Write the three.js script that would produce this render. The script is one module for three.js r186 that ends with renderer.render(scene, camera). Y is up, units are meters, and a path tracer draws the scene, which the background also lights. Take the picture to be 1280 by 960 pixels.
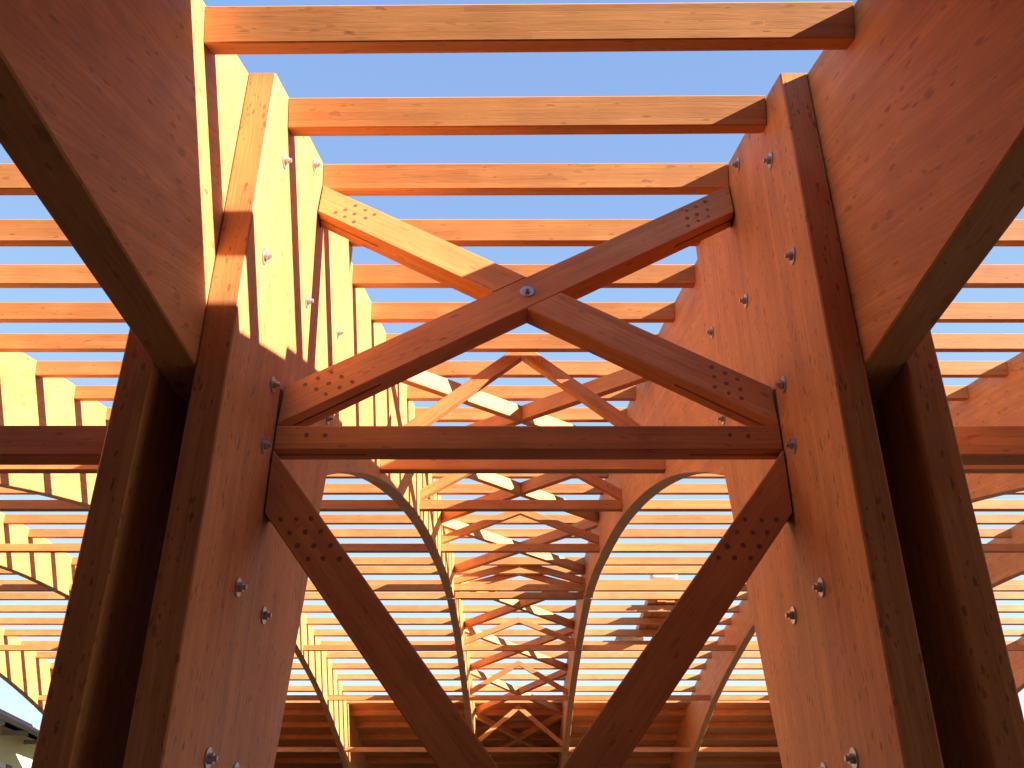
import * as THREE from 'three';
import { Brush, Evaluator, SUBTRACTION } from 'three-bvh-csg';

// ------------------------------------------------------------------ camera, sky, sun, exposure
const EYE = 1.65;                                   // eye height; depths below are metres in front of the camera
const scene = new THREE.Scene();
const camera = new THREE.PerspectiveCamera(2 * Math.atan(480 / 1172) * 180 / Math.PI, 4 / 3, 0.05, 1500);
camera.position.set(-0.05, EYE, 0);
camera.rotation.set(Math.atan(1172 / 2220), 0, 0);
camera.setViewOffset(1280, 960, -6, 0, 1280, 960);
const renderer = new THREE.WebGLRenderer({ antialias: true });
renderer.toneMapping = THREE.LinearToneMapping;
renderer.toneMappingExposure = 3.95;
renderer.shadowMap.enabled = true;

const SUN = new THREE.Vector3(2.3, 1, 0.75).normalize();   // towards the sun
{
  const SKY = .54, w = 512, h = 256, data = new Float32Array(w * h * 4);
  const stops = [[-90, .20, .19, .18], [-2, .26, .27, .28], [0, .42, .50, .54], [6, .39, .49, .55], [14, .31, .43, .53], [24, .21, .325, .46], [38, .145, .238, .42], [55, .122, .204, .385], [90, .08, .16, .33]];
  for (let j = 0; j < h; j++) {
    const el = ((j + .5) / h - .5) * 180;
    let k = 0; while (k < stops.length - 2 && el > stops[k + 1][0]) k++;
    const a = stops[k], b = stops[k + 1]; let t = THREE.MathUtils.clamp((el - a[0]) / (b[0] - a[0]), 0, 1);
    for (let i = 0; i < w; i++) for (let c = 0; c < 4; c++) data[(j * w + i) * 4 + c] = c < 3 ? SKY * (a[c + 1] + (b[c + 1] - a[c + 1]) * t) : 1;
  }
  const sky = new THREE.DataTexture(data, w, h, THREE.RGBAFormat, THREE.FloatType);
  sky.mapping = THREE.EquirectangularReflectionMapping; sky.magFilter = sky.minFilter = THREE.LinearFilter;
  sky.colorSpace = THREE.LinearSRGBColorSpace; sky.needsUpdate = true;
  scene.background = sky; scene.environment = sky;
}
const sun = new THREE.DirectionalLight(new THREE.Color().setRGB(1, .93, .82), 5);
sun.position.copy(SUN).multiplyScalar(70).add(new THREE.Vector3(0, 4, -16)); sun.target.position.set(0, 4, -16);
sun.castShadow = true; sun.shadow.mapSize.set(4096, 4096);
Object.assign(sun.shadow.camera, { left: -30, right: 30, top: 30, bottom: -30, near: 1, far: 160 });
scene.add(sun, sun.target);

// ------------------------------------------------------------------ helpers
let seed = 20240;
const rnd = () => { seed = (seed * 1664525 + 1013904223) >>> 0; return seed / 4294967296; };
const names = {};
const numbered = (n) => { const k = names[n] = (names[n] ?? -1) + 1; return k ? n + '_' + String(k).padStart(3, '0') : n; };
function tag(o, label, category, group, kind) {
  if (label) o.userData.label = label; if (category) o.userData.category = category;
  if (group) o.userData.group = group; if (kind) o.userData.kind = kind; return o;
}
function mesh(name, geo, mat, parent) {
  const m = new THREE.Mesh(geo, mat); m.castShadow = m.receiveShadow = true;
  m.name = parent ? name : numbered(name); (parent ?? scene).add(m); return m;
}
function thing(name, label, category, group) {
  const g = new THREE.Group(); g.name = numbered(name); scene.add(g); return tag(g, label, category, group);
}
// monotone curve through points
function curve(pts) {
  const n = pts.length, X = pts.map(p => p[0]), Y = pts.map(p => p[1]), d = [], m = [];
  for (let i = 0; i < n - 1; i++) d[i] = (Y[i + 1] - Y[i]) / (X[i + 1] - X[i]);
  for (let i = 0; i < n; i++) m[i] = i === 0 ? d[0] : i === n - 1 ? d[n - 2] : (d[i - 1] * d[i] <= 0 ? 0 : 2 * d[i - 1] * d[i] / (d[i - 1] + d[i]));
  return (x) => {
    let i = 0; while (i < n - 2 && x > X[i + 1]) i++;
    const h = X[i + 1] - X[i], t = (x - X[i]) / h, t2 = t * t, t3 = t2 * t;
    return (2 * t3 - 3 * t2 + 1) * Y[i] + (t3 - 2 * t2 + t) * h * m[i] + (-2 * t3 + 3 * t2) * Y[i + 1] + (t3 - t2) * h * m[i + 1];
  };
}

// ------------------------------------------------------------------ textures
const hash = (a, b, s) => { let h = (a * 374761393 + b * 668265263 + s * 2147483647) | 0; h = Math.imul(h ^ (h >>> 13), 1274126177); h ^= h >>> 16; return (h >>> 0) / 4294967296; };
function vnoise(x, y, px, py, s) {
  const i = Math.floor(x), j = Math.floor(y), fx = x - i, fy = y - j, u = fx * fx * (3 - 2 * fx), v = fy * fy * (3 - 2 * fy);
  const i0 = ((i % px) + px) % px, i1 = (i0 + 1) % px, j0 = ((j % py) + py) % py, j1 = (j0 + 1) % py;
  const a = hash(i0, j0, s), b = hash(i1, j0, s), c = hash(i0, j1, s), d = hash(i1, j1, s);
  return a + (b - a) * u + (c - a) * v + (a - b - c + d) * u * v;
}
const toS = (l) => Math.round(255 * (l <= 0 ? 0 : l >= 1 ? 1 : l < .0031308 ? 12.92 * l : 1.055 * Math.pow(l, 1 / 2.4) - .055));
const TW = 4, TH = 1.28;                            // metres covered by the timber texture
function glulam(lam, knotDensity, knotLen, sd, k0, k1, fat = 1, cracks = 0) {
  const W = 2048, H = 1024, NL = Math.round(TH / lam), col = new Uint8Array(W * H * 4), bmp = new Uint8Array(W * H * 4);
  const kn = new Float32Array(W * H), halo = new Float32Array(W * H);
  let s = sd; const r = () => { s = (s * 1664525 + 1013904223) >>> 0; return s / 4294967296; };
  for (let k = 0; k < knotDensity; k++) {
    const cx = r() * W, cy = r() * H, big = Math.pow(r(), 2.2), rx = (.006 + knotLen * (.25 + big)) * W / TW, ry = (.0028 + .0075 * big * (.5 + r())) * fat * H / TH, tilt = (r() - .5) * .5, dk = (k0 + k1 * r() * r());
    const R = Math.ceil(Math.max(rx, ry) * 2.6);
    for (let y = -R; y <= R; y++) for (let x = -R; x <= R; x++) {
      const yy = y - x * tilt * ry / rx, q = Math.hypot(x / rx, yy / ry) + (hash(x & 1023, y & 1023, k) - .5) * .25 + (vnoise(x / rx * 1.6 + 40, yy / ry * 1.6 + 40, 97, 97, k + 500) - .55) * .85;
      const id = (((cy + y + 4 * H) | 0) % H) * W + (((cx + x + 4 * W) | 0) % W);
      if (q < 1) kn[id] = Math.max(kn[id], dk * Math.min(1, (1 - q) * 1.7) * (.75 + .25 * Math.sin(q * 14)));
      if (q < 2.4) halo[id] = Math.max(halo[id], (1 - q / 2.4) * .8);
    }
  }
  for (let k = 0; k < cracks; k++) {                 // fine drying checks along the grain
    let x = r() * W, y = r() * H; const len = (.12 + .5 * r()) * W / TW, dk = .35 + .4 * r();
    for (let q = 0; q < len; q++) { x += 1; if (r() < .06) y += r() < .5 ? -1 : 1; const id = (((y + 4 * H) | 0) % H) * W + ((x | 0) % W), e = dk * Math.min(1, q / 20, (len - q) / 20); kn[id] = Math.max(kn[id], e); }
  }
  for (let y = 0; y < H; y++) {
    const L = y / H * NL, li = Math.floor(L), lf = L - li;
    const joint = Math.min(lf, 1 - lf) * lam / TH * H < .55 ? 1 : 0;      // glue line, one texel
    for (let x = 0; x < W; x++) {
      const bx = x / W * 2 + hash(li, 3, sd), bi = Math.floor(bx) % 2;
      const tone = hash(li, bi, sd + 7) - .5, tone2 = hash(li, bi, sd + 9) - .5, ph = hash(li, bi, sd + 11) * 40;
      const warp = vnoise(x / W * 14, y / H * 20, 14, 20, sd + 1) * 5;
      const ring = vnoise(x / W * 8, (y / H * 190 + warp + ph * 190), 8, 1 << 14, sd + 2);
      const fib = vnoise(x / W * 90, y / H * 512, 90, 512, sd + 3), blot = vnoise(x / W * 24, y / H * 14, 24, 14, sd + 4), big = vnoise(x / W * 5, y / H * 5, 5, 5, sd + 5);
      const id = y * W + x, K = kn[id];
      let T = 1 + .15 * tone + .16 * (ring - .5) + .09 * (fib - .5) + .17 * (blot - .5) + .16 * (big - .5) + .05 * halo[id] * (1 - K) - .16 * joint;
      T += .10 * Math.max(0, vnoise(x / W * 36, y / H * 170, 36, 170, sd + 21) - .72) / .28 - .16 * Math.max(0, vnoise(x / W * 44, y / H * 200, 44, 200, sd + 23) - .76) / .24; const red = 1 + .04 * tone2, o = id * 4;
      col[o] = toS(.62 * T * (1 - .72 * K) * red); col[o + 1] = toS(.242 * Math.pow(T, 1.25) * (1 - .84 * K)); col[o + 2] = toS(.07 * Math.pow(T, 1.35) * (1 - .86 * K) / red); col[o + 3] = 255;
      const b = 150 + 50 * (ring - .5) + 60 * (fib - .5) - 60 * joint - 50 * K + 24 * tone;
      bmp[o] = bmp[o + 1] = bmp[o + 2] = Math.max(0, Math.min(255, b)); bmp[o + 3] = 255;
    }
  }
  const mk = (d, srgb) => { const t = new THREE.DataTexture(d, W, H); t.wrapS = t.wrapT = THREE.RepeatWrapping; t.magFilter = THREE.LinearFilter; t.minFilter = THREE.LinearMipmapLinearFilter; t.generateMipmaps = true; t.repeat.set(1 / TW, 1 / TH); if (srgb) t.colorSpace = THREE.SRGBColorSpace; t.needsUpdate = true; return t; };
  return { map: mk(col, true), bump: mk(bmp) };
}
const texA = glulam(.04, 1300, .014, 11, .7, .3, 1, 26), texB = glulam(.04, 330, .022, 77, .4, .6, 1.05, 14), texC = glulam(.04, 320, .034, 143, .5, .45, 1.6, 16);
const woodMat = (t, m, rough = .62) => new THREE.MeshStandardMaterial({ map: t.map, bumpMap: t.bump, bumpScale: .0009, color: new THREE.Color().setRGB(m[0], m[1], m[2]), roughness: rough });
const WOOD = [woodMat(texB, [1, 1, 1]), woodMat(texB, [.93, .9, .88]), woodMat(texB, [1.03, 1.05, 1.08])];
const ARCH = [woodMat(texC, [1, 1, 1]), woodMat(texC, [1, .99, .98])];
const SLAB = [woodMat(texA, [1, 1, 1]), woodMat(texA, [.95, .93, .92])];
const STEEL = new THREE.MeshStandardMaterial({ color: new THREE.Color().setRGB(.5, .505, .52), metalness: .88, roughness: .42 });
const DARKSTEEL = new THREE.MeshStandardMaterial({ color: new THREE.Color().setRGB(.09, .085, .085), metalness: .6, roughness: .55 });
const PLUG = new THREE.MeshStandardMaterial({ color: new THREE.Color().setRGB(.2, .085, .045), roughness: .7 });
const PACK = new THREE.MeshStandardMaterial({ color: new THREE.Color().setRGB(.66, .42, .3), roughness: .7 });

// ------------------------------------------------------------------ geometry builders
function build(tris) {                              // [[p,uv]x3] -> flat shaded geometry
  const P = new Float32Array(tris.length * 9), U = new Float32Array(tris.length * 6);
  tris.forEach((t, i) => t.forEach((v, k) => { P.set(v[0], i * 9 + k * 3); U.set(v[1], i * 6 + k * 2); }));
  const g = new THREE.BufferGeometry(); g.setAttribute('position', new THREE.BufferAttribute(P, 3)); g.setAttribute('uv', new THREE.BufferAttribute(U, 2)); g.computeVertexNormals(); return g;
}
// timber bar along x with chamfered edges; ends may be cut on a slant: x = x0 + ky*y + kz*z
function bar({ x0, x1, h, w, c = .005, a = [0, 0], b = [0, 0], uo = rnd() * 4, vo = rnd() * 1.2 }) {
  const H = h / 2, Wd = w / 2;
  const sec = [[-H, -Wd + c], [-H, Wd - c], [-H + c, Wd], [H - c, Wd], [H, Wd - c], [H, -Wd + c], [H - c, -Wd], [-H + c, -Wd]];
  const end = (x, k) => sec.map(([y, z]) => [x + k[0] * y + k[1] * z, y, z]);
  const A = end(x0, a), B = end(x1, b), T = [];
  for (let i = 0; i < 8; i++) {
    const j = (i + 1) % 8, side = (i === 2 || i === 6);
    const uv = (p) => side ? [p[0] + uo, p[1] + vo + (i === 6 ? .31 : 0)] : [p[0] + uo + .7, p[2] + vo + (i < 2 || i > 6 ? .55 : .8)];
    const q = [A[i], B[i], B[j], A[j]];
    T.push([[q[0], uv(q[0])], [q[2], uv(q[2])], [q[1], uv(q[1])]], [[q[0], uv(q[0])], [q[3], uv(q[3])], [q[2], uv(q[2])]]);
  }
  const cap = (R, flip) => { for (let i = 1; i < 7; i++) { const t = [R[0], R[i], R[i + 1]].map(p => [p, [p[1] * .4 + uo, p[2] + vo]]); if (flip) t.reverse(); T.push(t); } };
  cap(A, false); cap(B, true);
  const g = build(T);
  // make sure that faces look outwards
  const n = g.attributes.normal, p = g.attributes.position; let s = 0; for (let i = 0; i < n.count; i++) s += n.getY(i) * p.getY(i) + n.getZ(i) * p.getZ(i);
  if (s < 0) { for (const t of T) t.reverse(); return build(T); }
  return g;
}
function loft(rings, uvOf) {                        // rings of n points, closed ends; uvOf(ringIndex, pointIndex, faceIndex)
  const T = [], n = rings[0].length;
  for (let k = 0; k < rings.length - 1; k++) for (let i = 0; i < n; i++) {
    const j = (i + 1) % n, v = (r, q) => [rings[r][q], uvOf(r, q, i)];
    T.push([v(k, i), v(k + 1, i), v(k + 1, j)], [v(k, i), v(k + 1, j), v(k, j)]);
  }
  for (const [k, f] of [[0, 0], [rings.length - 1, 1]]) for (let i = 1; i < n - 1; i++) { const t = [0, i, i + 1].map(q => [rings[k][q], [rings[k][q][1] * .4, rings[k][q][0]]]); if (f) t.reverse(); T.push(t); }
  return build(T);
}

// ------------------------------------------------------------------ the roof line
const RIDGE = 17.9;
const topN = curve([[-3, .72], [-1, 1.56], [1, 2.37], [2.5, 2.98], [3.06, 3.19], [4.03, 3.52], [6.26, 4.14], [7.3, 4.41], [9.8, 4.9], [12, 5.16], [14.28, 5.34], [16, 5.44], [17.9, 5.48]]);
const botN = curve([[-.1, 1.70], [2, 1.70], [3.6, 1.70], [4.4, 1.8], [5, 2.03], [6.2, 2.56], [7.5, 3.05], [9.3, 3.57], [11.2, 4.0], [12.6, 4.25], [14.28, 4.48], [16, 4.68], [17.9, 4.79]]);
const fold = (d) => d > RIDGE ? 2 * RIDGE - d : d;
const roofTop = (d) => topN(fold(d)), roofBot = (d) => botN(fold(d));
const slopeAt = (d) => (roofTop(d + .05) - roofTop(d - .05)) / .1;

const BT = .155, AR = 1.25, SLT = .122;             // beam thickness, clear half width between the paired beams, slab thickness
const FR = [1.3275, 4.96, 8.66, 12.33];             // frame centre lines either side
const frames = [...FR.map(x => -x).reverse(), ...FR];

// ------------------------------------------------------------------ ground
function speckle(W, base, amp, sd) {
  const d = new Uint8Array(W * W * 4);
  for (let y = 0; y < W; y++) for (let x = 0; x < W; x++) {
    const n = .5 * vnoise(x / 8, y / 8, W / 8, W / 8, sd) + .3 * vnoise(x / 2, y / 2, W / 2, W / 2, sd + 1) + .4 * vnoise(x / 64, y / 64, W / 64, W / 64, sd + 2) - .6, o = (y * W + x) * 4;
    for (let c = 0; c < 3; c++) d[o + c] = toS(base[c] * (1 + amp * n)); d[o + 3] = 255;
  }
  const t = new THREE.DataTexture(d, W, W); t.wrapS = t.wrapT = THREE.RepeatWrapping; t.magFilter = THREE.LinearFilter; t.colorSpace = THREE.SRGBColorSpace; t.needsUpdate = true; return t;
}
{
  const gt = speckle(512, [.03, .028, .025], .5, 31); gt.repeat.set(250, 250);
  const g = new THREE.PlaneGeometry(1000, 1000); g.rotateX(-Math.PI / 2);
  tag(mesh('ground', g, new THREE.MeshStandardMaterial({ map: gt, roughness: .95 })), 'bare gravel ground around the timber hall', 'ground', null, 'structure');
  const ft = speckle(512, [.03, .0285, .026], .25, 57); ft.repeat.set(10, 12);
  const f = new THREE.PlaneGeometry(26, 34); f.rotateX(-Math.PI / 2); f.translate(0, .004, -17.9);
  tag(mesh('hall_floor', f, new THREE.MeshStandardMaterial({ map: ft, roughness: .85 })), 'pale concrete floor slab under the timber hall', 'floor', null, 'structure');
}

// the tall building whose back wall stands close behind the photographer (it keeps the sky off everything that faces this way)
{
  const nb = thing('neighbour_building', 'tall brown rendered building standing close in front of the hall eave', 'building'); nb.position.set(-2, 0, 8.5);
  const bt = speckle(256, [.16, .12, .095], .2, 71); const bm = new THREE.MeshStandardMaterial({ map: bt, roughness: .9 });
  const wl = mesh('wall', new THREE.BoxGeometry(40, 9, 8), bm, nb); wl.position.y = 4.5;
  const rs = new THREE.Shape([[-4.6, 0], [0, 1.2], [4.6, 0], [4.6, -.2], [-4.6, -.2]].map(q => new THREE.Vector2(...q)));
  const rf = mesh('roof', new THREE.ExtrudeGeometry(rs, { depth: 41, bevelEnabled: false }).translate(0, 0, -20.5).rotateY(Math.PI / 2), new THREE.MeshStandardMaterial({ color: new THREE.Color().setRGB(.2, .09, .06), roughness: .85 }), nb); rf.position.y = 9.21;
}

// ------------------------------------------------------------------ arches
function archGeo(d0, d1, N, uo) {
  const t = BT / 2, c = .006, rings = [], S = []; let s = 0, pd = d0;
  for (let i = 0; i <= N; i++) {
    const d = d0 + (d1 - d0) * i / N, T = roofTop(d), B = roofBot(d);
    s += Math.hypot(d - pd, T - roofTop(pd)); pd = d; S.push([s, T]);
    rings.push([[-t + c, B, -d], [t - c, B, -d], [t, B + c, -d], [t, T - c, -d], [t - c, T, -d], [-t + c, T, -d], [-t, T - c, -d], [-t, B + c, -d]]);
  }
  return loft(rings, (r, q, f) => { const p = rings[r][q]; return f === 2 || f === 6 ? [S[r][0] + uo, S[r][1] - p[1] + (f === 6 ? .3 : 0) + uo * .37] : [S[r][0] + uo, p[0] + .4 + uo * .2]; });
}
const archLabels = {
  '-4': ['outermost arch', 'on the sunlit-flank side'], '-3': ['second arch out', 'on the sunlit-flank side'], '-2': ['first arch out from the pair', 'on the sunlit-flank side'],
  '2': ['first arch out from the pair', 'on the shaded-flank side'], '3': ['second arch out', 'on the shaded-flank side'], '4': ['outermost arch', 'on the shaded-flank side'],
};
frames.forEach((x, i) => {
  const k = i < 4 ? i - 4 : i - 3, lit = x < 0;
  for (const half of [0, 1]) {
    const g = half ? archGeo(RIDGE + .022, 2 * RIDGE - .1, 44, rnd() * 3) : archGeo(.1, RIDGE - .022, 54, rnd() * 3);
    const m = mesh('glulam_arch', g, ARCH[(i + half) % 2]); m.position.set(x, EYE, 0);
    const which = Math.abs(k) === 1 ? (lit ? 'paired arch whose sunlit flank faces its reddish shaded twin' : 'paired arch whose shaded reddish flank faces its sunlit twin') : archLabels[k][0] + ' ' + archLabels[k][1];
    tag(m, (half ? 'far half of the ' : 'near half of the ') + which, 'arch beam', 'curved glulam arch halves');
  }
  const pl = mesh('ridge_packer', new THREE.BoxGeometry(BT + .03, roofTop(RIDGE) - roofBot(RIDGE) + .02, .036), PACK);
  pl.position.set(x, EYE + (roofTop(RIDGE) + roofBot(RIDGE)) / 2 - .012, -RIDGE);
  tag(pl, Math.abs(k) === 1 ? (lit ? 'pale ridge packer between the halves of the sunlit-flank paired arch' : 'pale ridge packer between the halves of the shaded-flank paired arch') : 'pale ridge packer of the ' + archLabels[k][0] + ' ' + archLabels[k][1], 'packer', 'pale packers at the ridge joints');
});

// ------------------------------------------------------------------ columns: two slabs hugging each arch
const slabPts = (() => { const p = [[3.06, -EYE], [3.06, roofTop(3.06)]]; for (let d = 3.4; d < 5; d += .3) p.push([d, roofTop(d)]); p.push([5.05, roofTop(5.05)], [5.02, 3.5], [4.95, 2.05], [3.86, -EYE]); return p; })();
function slabGeo(uo) {
  const sh = new THREE.Shape(slabPts.map(([d, y]) => new THREE.Vector2(d, y)));
  const g = new THREE.ExtrudeGeometry(sh, { depth: SLT - .012, bevelEnabled: true, bevelSize: .006, bevelThickness: .006, bevelOffset: -.006, bevelSegments: 1, steps: 1 });
  g.translate(0, 0, -SLT / 2 + .006);
  const p = g.attributes.position, n = g.attributes.normal, uv = g.attributes.uv;
  for (let i = 0; i < p.count; i++) uv.setXY(i, p.getY(i) + uo, (Math.abs(n.getZ(i)) > .8 ? p.getX(i) : p.getZ(i)) + uo * .6);
  g.rotateY(Math.PI / 2);                           // shape (d, y) -> (-z, y), thickness along x
  g.clearGroups(); return g;
}
const bolts = [[2.942, 3.355], [3.355, 3.858], [2.346, 3.276], [2.621, 4.051], [2.906, 4.839], [1.927, 3.653], [1.63, 3.641], [.995, 3.564], [.99, 3.979], [.371, 3.495], [.36, 3.86], [2.3157, 4.805], [-.25, 3.42], [-.9, 3.4], [-.9, 3.8]];
const washerG = new THREE.CylinderGeometry(.037, .037, .006, 24).rotateZ(Math.PI / 2), nutG = new THREE.CylinderGeometry(.019, .019, .016, 6).rotateZ(Math.PI / 2), studG = new THREE.CylinderGeometry(.0105, .0105, .024, 10).rotateZ(Math.PI / 2);
function addBolt(parent, name, x, y, z, dir, s = 1) {
  const b = mesh(name, washerG, STEEL, parent); b.position.set(x + dir * .003, y, z); b.rotation.x = rnd() * 3; b.scale.setScalar(s);
  const n = mesh('nut', nutG, STEEL, b); n.position.x = dir * .011; const st = mesh('threaded_end', studG, STEEL, b); st.position.x = dir * .02; return b;
}
const slabGs = [slabGeo(.4), slabGeo(1.9)];
frames.forEach((x, i) => {
  const k = i < 4 ? i - 4 : i - 3, inner = -Math.sign(x), pair = Math.abs(k) === 1;
  const c = thing('twin_slab_column', pair ? (x < 0 ? 'tall twin-slab column with sunlit striped upper face and round washers' : 'tall twin-slab column with shaded reddish face and round washers') : 'twin-slab column carrying the ' + archLabels[k].join(' '), 'column', 'twin slab columns gripping the arches');
  c.position.set(x, EYE, 0);
  for (const s of [1, -1]) { const m = mesh(s === inner ? 'inner_slab' : 'outer_slab', slabGs[(i + (s > 0 ? 1 : 0)) % 2], SLAB[pair ? 0 : 1], c); m.position.x = s * (BT / 2 + SLT / 2 + .001); }
  if (pair) bolts.forEach(([y, d]) => addBolt(c, 'bolt_washer', inner * (BT / 2 + SLT + .001), y, -d, inner));
});

// ------------------------------------------------------------------ purlins
const PH = .15, PW = .104, rows = [];
rows.push(2.51, 3.28, 4.04, 4.84, 5.66, 6.53, 7.4, 8.24, 9.09, 9.91, 10.73, 11.54, 12.35, 13.16, 14, 14.84, 15.7, 16.58, 17.47);
const allRows = rows.map(d => [d, 0]); for (let d = 18.08; d < 33.4; d += .885 / Math.hypot(1, slopeAt(d))) allRows.push([d, 1]);
const bayNames = ['third bay beyond sunlit paired arch', 'second bay beyond sunlit paired arch', 'first bay beyond sunlit paired arch', 'narrow bay between paired arches', 'first bay beyond shaded paired arch', 'second bay beyond shaded paired arch', 'third bay beyond shaded paired arch'];
for (let b = 0; b < 7; b++) {
  const xa = frames[b] + BT / 2, xb = frames[b + 1] - BT / 2, L = xb - xa - .004;
  const vars = []; for (let k = 0; k < 7; k++) vars.push(bar({ x0: -L / 2, x1: L / 2, h: PH, w: PW, uo: k * .61 + b, vo: k * .173 }));
  const slabVars = b === 3 ? [0, 1].map(k => bar({ x0: -L / 2 + SLT + .003, x1: L / 2 - SLT - .003, h: PH, w: PW, uo: k * 1.3 + .2, vo: k * .4 })) : null;
  const slabVarsR = b !== 3 ? [0, 1].map(k => bar({ x0: -L / 2 + SLT + .003, x1: L / 2 - SLT - .003, h: PH, w: PW, uo: k * 1.3 + .9, vo: k * .4 })) : null;
  allRows.forEach(([d, far], r) => {
    const sl = slopeAt(d), th = Math.atan(sl), inSlab = d > 3.06 && d < 5.0;
    const m = mesh('roof_purlin', inSlab ? (slabVars ?? slabVarsR)[r % 2] : vars[(r * 3 + b) % 7], WOOD[(r * 5 + b * 3) % 7 % 3]);
    // top front edge of the purlin lies on the arch's top line
    const cd = d + Math.cos(th) * PW / 2 + Math.sin(th) * PH / 2, cy = roofTop(d) + Math.sin(th) * PW / 2 - Math.cos(th) * PH / 2;
    m.position.set((xa + xb) / 2, EYE + cy - (far ? .002 : 0), -cd); m.rotation.order = 'ZXY'; m.rotation.x = th;
    if (b === 3 && r < 4) m.rotation.z = [.011, .008, .004, .001][r];
    tag(m, 'roof purlin in row ' + (r + 1) + ' from the column-side eave, ' + bayNames[b], 'purlin', 'roof purlins of the ' + bayNames[b]);
  });
}

// ------------------------------------------------------------------ decks over the two eaves
function deckGeo(d0, d1, N) {
  const rings = [];
  for (let i = 0; i <= N; i++) { const d = d0 + (d1 - d0) * i / N, y = roofTop(d) + .004; rings.push([[-12.5, y, -d], [12.5, y, -d], [12.5, y + .028, -d], [-12.5, y + .028, -d]]); }
  return loft(rings, (r, q) => [rings[r][q][0], r * .4]);
}
{
  const n = mesh('roof_deck', deckGeo(-.15, 2.33, 10), WOOD[1]); n.position.y = EYE; tag(n, 'timber boarding over the near eave', 'roof deck', null, 'structure');
  const f = mesh('roof_deck', deckGeo(28.05, 35.8, 24), WOOD[1]); f.position.y = EYE; tag(f, 'timber boarding over the far eave', 'roof deck', null, 'structure');
}

// ------------------------------------------------------------------ near bracing between the paired columns
const ev = new Evaluator(); ev.useGroups = false;
function slotted(geo, cuts) {                        // cuts: [x, len] slots from above to below for the steel plates
  let br = new Brush(geo); br.updateMatrixWorld();
  for (const [x, len] of cuts) { const s = new Brush(new THREE.BoxGeometry(len, 1, .013)); s.position.set(x, 0, 0); s.updateMatrixWorld(); br = ev.evaluate(br, s, SUBTRACTION); }
  const g = br.geometry; g.clearGroups(); return g;
}
const plugG = new THREE.CylinderGeometry(.0112, .0112, .006, 12).rotateX(Math.PI / 2);
function plugs(parent, pts, z) { for (const [x, y] of pts) { const m = mesh('dowel', plugG, PLUG, parent); m.position.set(x + (rnd() - .5) * .008, y + (rnd() - .5) * .008, z - .0015 - rnd() * .001); m.scale.set(.8 + rnd() * .3, .8 + rnd() * .3, 1); } }
const AS = 1.128, GAP = .01, BX = AS - GAP;
const plateMat = DARKSTEEL;
function grid(cx, dirn, n, m, dx, dy, sk) { const o = []; for (let i = 0; i < n; i++) for (let j = 0; j < m; j++) o.push([cx + dirn * (i * dx) + (j - (m - 1) / 2) * sk, (j - (m - 1) / 2) * dy]); return o; }
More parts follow.
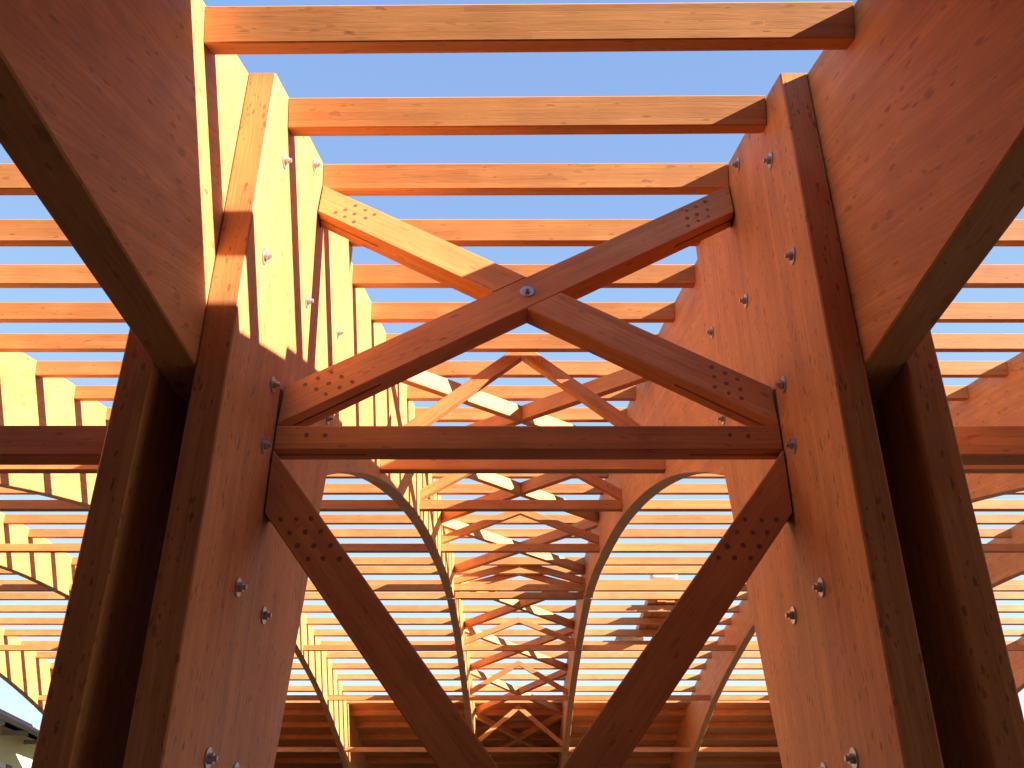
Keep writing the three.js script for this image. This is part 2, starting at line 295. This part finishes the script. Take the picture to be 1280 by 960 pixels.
{
  // leaning X: from low (y 1.884, d 3.80) to high (y 3.28, d 4.05)
  const yc = 2.582, dc = 3.925, lean = Math.atan2(.25, 1.396), half = Math.hypot(.698, .125), th = Math.atan2(half, AS), h = .182, w = .118;
  const Lh = BX / Math.cos(th), tn = Math.tan(th);
  const place = (o, a) => { o.position.set(0, EYE + yc, -dc - w / 2); o.rotation.order = 'XYZ'; o.rotation.set(-lean, 0, a); };
  const A = thing('cross_brace', 'continuous cross brace with a bolt at the crossing, rising to the shaded column', 'brace', 'crossed braces between the paired columns'); place(A, th);
  const ga = slotted(bar({ x0: -Lh, x1: Lh, h, w, a: [tn, 0], b: [tn, 0] }), [[-Lh, .9], [Lh, .9]]);
  mesh('timber', ga, WOOD[0], A); plugs(A, [...grid(-Lh + .17, 1, 3, 3, .066, .05, -.03), ...grid(Lh - .17, -1, 3, 3, .066, .05, .03)], w / 2);
  const bo = new THREE.Group(); bo.name = 'crossing_bolt'; A.add(bo); bo.position.set(0, .0, w / 2); bo.rotation.y = -Math.PI / 2; addBolt(bo, 'washer', 0, 0, 0, 1, .95);
  for (const s of [-1, 1]) { const p = mesh('steel_plate', new THREE.BoxGeometry(.44, h - .02, .008), plateMat, A); p.position.x = s * (Lh - .215); }
  // the other diagonal in two halves butting against it
  const s2 = Math.sin(2 * th), e = (h / 2 + .0015) / s2, ct = 1 / Math.tan(2 * th);
  for (const s of [-1, 1]) {
    const B = thing('cross_brace', s < 0 ? 'half cross brace sloping from the sunlit column top down to the crossing' : 'half cross brace sloping from the crossing down to the shaded column', 'brace', 'crossed braces between the paired columns'); place(B, -th);
    const g = s < 0 ? bar({ x0: -Lh, x1: -e, h, w, a: [-tn, 0], b: [ct, 0] }) : bar({ x0: e, x1: Lh, h, w, a: [ct, 0], b: [-tn, 0] });
    mesh('timber', slotted(g, [[s * Lh, .9]]), WOOD[s < 0 ? 2 : 0], B); plugs(B, grid(s * (Lh - .17), -s, 3, 3, .066, .05, -s * .03), w / 2);
    const p = mesh('steel_plate', new THREE.BoxGeometry(.44, h - .02, .008), plateMat, B); p.position.x = s * (Lh - .215);
  }
  // horizontal strut
  const S = thing('tie_strut', 'horizontal dark strut under the crossed braces between the paired columns', 'strut', 'horizontal struts on the column line'); S.position.set(0, EYE + 1.728, -3.78 - .058);
  mesh('timber', slotted(bar({ x0: -BX, x1: BX, h: .117, w: .116 }), [[-BX, .8], [BX, .8]]), WOOD[1], S);
  plugs(S, [[-BX + .14, .01], [-BX + .22, .01], [BX - .14, .01], [BX - .22, .01]], .058);
  for (const s of [-1, 1]) { const p = mesh('steel_plate', new THREE.BoxGeometry(.39, .1, .008), plateMat, S); p.position.x = s * (BX - .19); }
  // V braces below
  for (const s of [-1, 1]) {
    const an = Math.atan(1.295), hv = .18, ww = .118, t = Math.tan(an), x1 = BX, x0 = .01, ym = 1.665 - hv / 2 / Math.cos(an), L0 = x0 / Math.cos(an), L1 = x1 / Math.cos(an);
    const V = thing('knee_brace', s < 0 ? 'broad diagonal brace falling from the strut at the sunlit column' : 'broad diagonal brace falling from the strut at the shaded column', 'brace', 'diagonal braces below the strut');
    V.position.set(0, EYE + ym - BX * 1.295, -3.77 - ww / 2); V.rotation.z = s * an;
    const g = s > 0 ? bar({ x0: L0, x1: L1, h: hv, w: ww, a: [t, 0], b: [t, 0] }) : bar({ x0: -L1, x1: -L0, h: hv, w: ww, a: [-t, 0], b: [-t, 0] });
    mesh('timber', slotted(g, [[s * L1, 1.1]]), WOOD[1], V);
    plugs(V, grid(s * (L1 - .22), -s, 4, 3, .072, .052, -s * .04), ww / 2);
    const p = mesh('steel_plate', new THREE.BoxGeometry(.5, hv - .02, .008), plateMat, V); p.position.x = s * (L1 - .3);
  }
  const base = mesh('tie_strut', bar({ x0: -BX, x1: BX, h: .12, w: .116 }), WOOD[1]); base.position.set(0, EYE - .02 - .06, -3.77 - .058); tag(base, 'low strut under the foot of the diagonal braces', 'strut', 'horizontal struts on the column line');
  // steel side plates on the slabs
  for (const s of [-1, 1]) {
    const p = mesh('connection_plate', new THREE.BoxGeometry(GAP - .003, .6, .1), plateMat); p.position.set(s * (AS - GAP / 2 + .002), EYE + 1.672, -3.835); tag(p, s < 0 ? 'dark steel plate joining strut and braces to the sunlit column' : 'dark steel plate joining strut and braces to the shaded column', 'steel plate', 'dark steel plates on the column faces');
    const q = mesh('connection_plate', new THREE.BoxGeometry(GAP - .003, .25, .1), plateMat); q.position.set(s * (AS - GAP / 2 + .002), EYE + 3.285, -4.115); q.rotation.x = -lean; tag(q, s < 0 ? 'short dark steel plate under the top of the sunlit column' : 'short dark steel plate under the top of the shaded column', 'steel plate', 'dark steel plates on the column faces');
  }
}

// ------------------------------------------------------------------ chevron trusses, plan bracing and struts through the hall
const CH = [7.6, 10.93, 14.28, 17.62, 18.18, 21.52, 24.87, 28.2];
const ordinal = ['first', 'second', 'third', 'fourth, just short of the ridge', 'fifth, just past the ridge', 'sixth', 'seventh', 'eighth'];
CH.forEach((d, i) => {
  const yb = roofBot(d) + .085, yt = roofTop(d) - .02, h = .122, w = .1, X = AR - .004;
  const t = thing('chevron_truss', 'chevron truss between the paired arches, ' + ordinal[i] + ' beyond the crossed braces', 'truss', 'chevron trusses between the paired arches'); t.position.set(0, EYE + yb, -d - w / 2);
  const bc = mesh('bottom_chord', bar({ x0: -X, x1: X, h, w }), WOOD[i % 3], t); bc.position.y = h / 2;
  // legs: upper edges meet at the apex; plumb cuts at both ends
  const H = yt - yb - h - .003; let an = Math.atan(H / X); for (let k = 0; k < 20; k++) an = Math.atan((H - .122 / Math.cos(an)) / X);
  const lh = .118, tn = Math.tan(an), L = X / Math.cos(an);
  for (const s of [-1, 1]) {
    const g = s > 0 ? bar({ x0: .001, x1: L, h: lh, w: w - .006, a: [-tn, 0], b: [-tn, 0] }) : bar({ x0: -L, x1: -.001, h: lh, w: w - .006, a: [tn, 0], b: [tn, 0] });
    const m = mesh('rafter_leg', g, WOOD[(i + 1) % 3], t); m.position.y = H + h + .003 - lh / 2 / Math.cos(an); m.rotation.z = -s * an;
    if (i < 3) { const small = []; for (const q of [.12, .2]) small.push([s * (L - q), .02], [s * (L - q - .03), -.025], [s * (.1 + q * .6), .015]); for (const [x, y] of small) { const pm = mesh('dowel', plugG, PLUG, m); pm.position.set(x, y, w / 2 - .0045); pm.scale.setScalar(.7); } }
  }
  for (let b = 0; b < 7; b++) {
    if (b === 3 || i === 4) continue;
    const xa = frames[b] + BT / 2 + .003, xb = frames[b + 1] - BT / 2 - .003, sm = mesh('tie_strut', bar({ x0: -(xb - xa) / 2, x1: (xb - xa) / 2, h, w }), WOOD[(i + b) % 3]);
    sm.position.set((xa + xb) / 2, EYE + yb + h / 2, -d - w / 2); tag(sm, 'strut at arch underside in line with chevron truss ' + (i + 1) + ', ' + bayNames[b], 'strut', 'struts at the arch underside of the ' + bayNames[b]);
  }
});
for (let b = 0; b < 7; b++) if (b !== 3) {           // column line struts of the other bays
  const xa = frames[b] + BT / 2 + SLT + .005, xb = frames[b + 1] - BT / 2 - SLT - .005, m = mesh('tie_strut', bar({ x0: -(xb - xa) / 2, x1: (xb - xa) / 2, h: .145, w: .116 }), WOOD[1]);
  m.position.set((xa + xb) / 2, EYE + 1.716, -3.78 - .058); tag(m, 'dark strut on the column line in the ' + bayNames[b], 'strut', 'horizontal struts on the column line');
}
const bays = [[7.6, 10.93], [10.93, 14.28], [14.28, 17.62], [18.18, 21.52], [21.52, 24.87], [24.87, 28.2], [28.2, 31.6]];
bays.forEach(([a, b], i) => {
  const d0 = a + .1, d1 = b, dm = (d0 + d1) / 2, bh = .162, bw = .105, y0 = roofTop(d0), y1 = roofTop(d1), tilt = Math.atan((y1 - y0) / (d1 - d0)), Lp = Math.hypot(d1 - d0, y1 - y0) - .16;
  const X = AR - .004, an = Math.atan2(Lp, 2 * X), Lh = X / Math.cos(an), tn = Math.tan(an);
  const ym = (y0 + y1) / 2 - (PH + .006 + bh / 2) / Math.cos(tilt);
  const place = (o, turn) => { o.position.set(0, EYE + ym, -dm); o.rotation.order = 'XYZ'; o.rotation.set(tilt, turn, 0); };
  const where = 'roof cross bracing, ' + ['first', 'second', 'third', 'fourth', 'fifth', 'sixth', 'seventh'][i] + ' panel from the columns';
  // continuous one runs from near right to far left (turn < 0 swings +x towards the camera)
  const B = mesh('roof_brace', bar({ x0: -Lh, x1: Lh, h: bh, w: bw, a: [0, tn], b: [0, tn] }), WOOD[i % 2]); place(B, -an); B.rotation.y = -an;
  tag(B, 'continuous reddish shaded brace of the ' + where, 'brace', 'diagonal braces under the roof purlins');
  const e = (bw / 2 + .0015) / Math.sin(2 * an), ct = 1 / Math.tan(2 * an);
  for (const s of [-1, 1]) {
    const g = s < 0 ? bar({ x0: -Lh, x1: -e, h: bh, w: bw, a: [0, -tn], b: [0, ct] }) : bar({ x0: e, x1: Lh, h: bh, w: bw, a: [0, ct], b: [0, -tn] });
    const m = mesh('roof_brace', g, WOOD[2]); place(m, an);
    tag(m, (s < 0 ? 'half brace on the sunlit-arch side of the ' : 'half brace on the shaded-arch side of the ') + where, 'brace', 'diagonal braces under the roof purlins');
  }
});

// ------------------------------------------------------------------ materials left on the roof
const PLASTIC = new THREE.MeshStandardMaterial({ color: new THREE.Color().setRGB(.78, .79, .8), roughness: .45 });
{
  const d0 = 20.6, d1 = 23.2, dm = (d0 + d1) / 2, st = thing('board_stack', 'stack of brown boards lying on the roof purlins beyond the ridge', 'board stack');
  st.position.set(3.55, EYE + roofTop(dm) + .012, -dm); st.rotation.x = Math.atan((roofTop(d1) - roofTop(d0)) / (d1 - d0));
  const bg = [0, 1, 2].map(k => bar({ x0: -1.3, x1: 1.3, h: .045, w: .19, uo: k, vo: k * .3 }).rotateY(Math.PI / 2));
  for (let l = 0; l < 4; l++) for (let k = 0; k < 7; k++) { const m = mesh('board', bg[(l + k) % 3], WOOD[(l * 2 + k) % 3], st); m.position.set(-.6 + k * .2 + (rnd() - .5) * .008, .023 + l * .0465, (rnd() - .5) * .08); }
  const sheet = new THREE.PlaneGeometry(.7, .5, 24, 18); sheet.rotateX(-Math.PI / 2); const p = sheet.attributes.position;
  for (let i = 0; i < p.count; i++) p.setY(i, .05 + .05 * vnoise(p.getX(i) * 9 + 20, p.getZ(i) * 9 + 20, 99, 99, 5) + .04 * vnoise(p.getX(i) * 25 + 20, p.getZ(i) * 25 + 20, 999, 999, 6)); sheet.computeVertexNormals();
  const sm = mesh('plastic_sheet', sheet, new THREE.MeshStandardMaterial({ color: PLASTIC.color, roughness: .4, side: THREE.DoubleSide })); sm.position.set(2.75, EYE + roofTop(23.5) + .0, -23.5); sm.rotation.x = st.rotation.x; tag(sm, 'crumpled white plastic sheet beside the stack of boards on the roof', 'plastic sheet');
  const rg = new THREE.LatheGeometry([[0, -.28], [.05, -.285], [.085, -.27], [.09, -.2], [.087, 0], [.09, .2], [.085, .27], [.05, .285], [0, .28]].map(q => new THREE.Vector2(...q)), 20).rotateZ(Math.PI / 2);
  const ro = mesh('sheet_roll', rg, PLASTIC); ro.position.set(3.0, EYE + roofTop(19.1) + .1, -19.1); tag(ro, 'white roll of sheeting lying on the purlins near the ridge', 'roll');
}

// ------------------------------------------------------------------ the house beyond the hall
{
  const hs = thing('house', 'pale yellow-green house with a low grey roof beyond the hall', 'house'); hs.position.set(-15.6, 0, -34); hs.rotation.y = .16;
  const wt = speckle(256, [.74, .77, .43], .1, 91); wt.repeat.set(.5, .5);
  const wallM = new THREE.MeshStandardMaterial({ map: wt, roughness: .9 }), roofM = new THREE.MeshStandardMaterial({ color: new THREE.Color().setRGB(.34, .30, .32), roughness: .8 }), white = new THREE.MeshStandardMaterial({ color: new THREE.Color().setRGB(.75, .75, .72), roughness: .7 });
  const glass = new THREE.MeshPhysicalMaterial({ color: new THREE.Color().setRGB(.05, .06, .07), roughness: .08 }), shut = new THREE.MeshStandardMaterial({ color: new THREE.Color().setRGB(.12, .16, .1), roughness: .7 });
  const box = (n, x, y, z, w, h, d, m, par = hs) => { const o = mesh(n, new THREE.BoxGeometry(w, h, d), m, par); o.position.set(x, y, z); return o; };
  box('wall', -5, 2.75, 0, 10, 5.5, 18, wallM);
  const rsh = new THREE.Shape([[.75, 0], [.75, .2], [-5, 2.2], [-10.75, .2], [-10.75, 0], [-5, 2.0]].map(q => new THREE.Vector2(...q)));
  const rf = mesh('roof', new THREE.ExtrudeGeometry(rsh, { depth: 19.4, bevelEnabled: false }).translate(0, 0, -9.7), roofM, hs); rf.position.y = 5.36;
  const gs = new THREE.Shape([[0, 0], [-10, 0], [-5, 1.72]].map(q => new THREE.Vector2(...q))); const gb = mesh('gable', new THREE.ExtrudeGeometry(gs, { depth: 17.9, bevelEnabled: false }).translate(0, 0, -8.95), wallM, hs); gb.position.y = 5.5; gb.position.x = -.002;
  const gut = mesh('gutter', new THREE.CylinderGeometry(.075, .075, 19.4, 12).rotateX(Math.PI / 2), roofM, hs); gut.position.set(.82, 5.4, 0);
  for (let k = 0; k < 9; k++) box('rafter_tail', .4, 5.3, -8.6 + k * 2.1, .7, .12, .1, roofM);
  for (const z of [8.4, -2]) { const dp = mesh('downpipe', new THREE.CylinderGeometry(.05, .05, 5.3, 10), white, hs); dp.position.set(.07, 2.65, z); }
  for (const [z, y] of [[5.6, 3.9], [1.4, 3.9], [-5, 3.9], [5.6, 1.4], [1.4, 1.4], [-5, 1.4]]) { const w = box('window', .02, y, z, .06, 1.3, 1, white); const g = mesh('pane', new THREE.BoxGeometry(.02, 1.1, .8), glass, w); g.position.x = .03; for (const s of [-1, 1]) { const sh = mesh('shutter', new THREE.BoxGeometry(.05, 1.34, .48), shut, w); sh.position.set(.02, 0, s * .76); } }
  box('chimney', -2.4, 7.2, 3.2, .6, 1.3, .6, roofM);
  const mast = mesh('antenna_mast', new THREE.CylinderGeometry(.02, .02, 1.5, 8), STEEL, hs); mast.position.set(-.8, 6.6, 1.2);
  for (let k = 0; k < 4; k++) { const r = mesh('antenna_rod', new THREE.CylinderGeometry(.01, .01, .5 - k * .07, 6).rotateZ(Math.PI / 2), STEEL, mast); r.position.set(0, .7 - k * .14, 0); }
}

renderer.render(scene, camera);
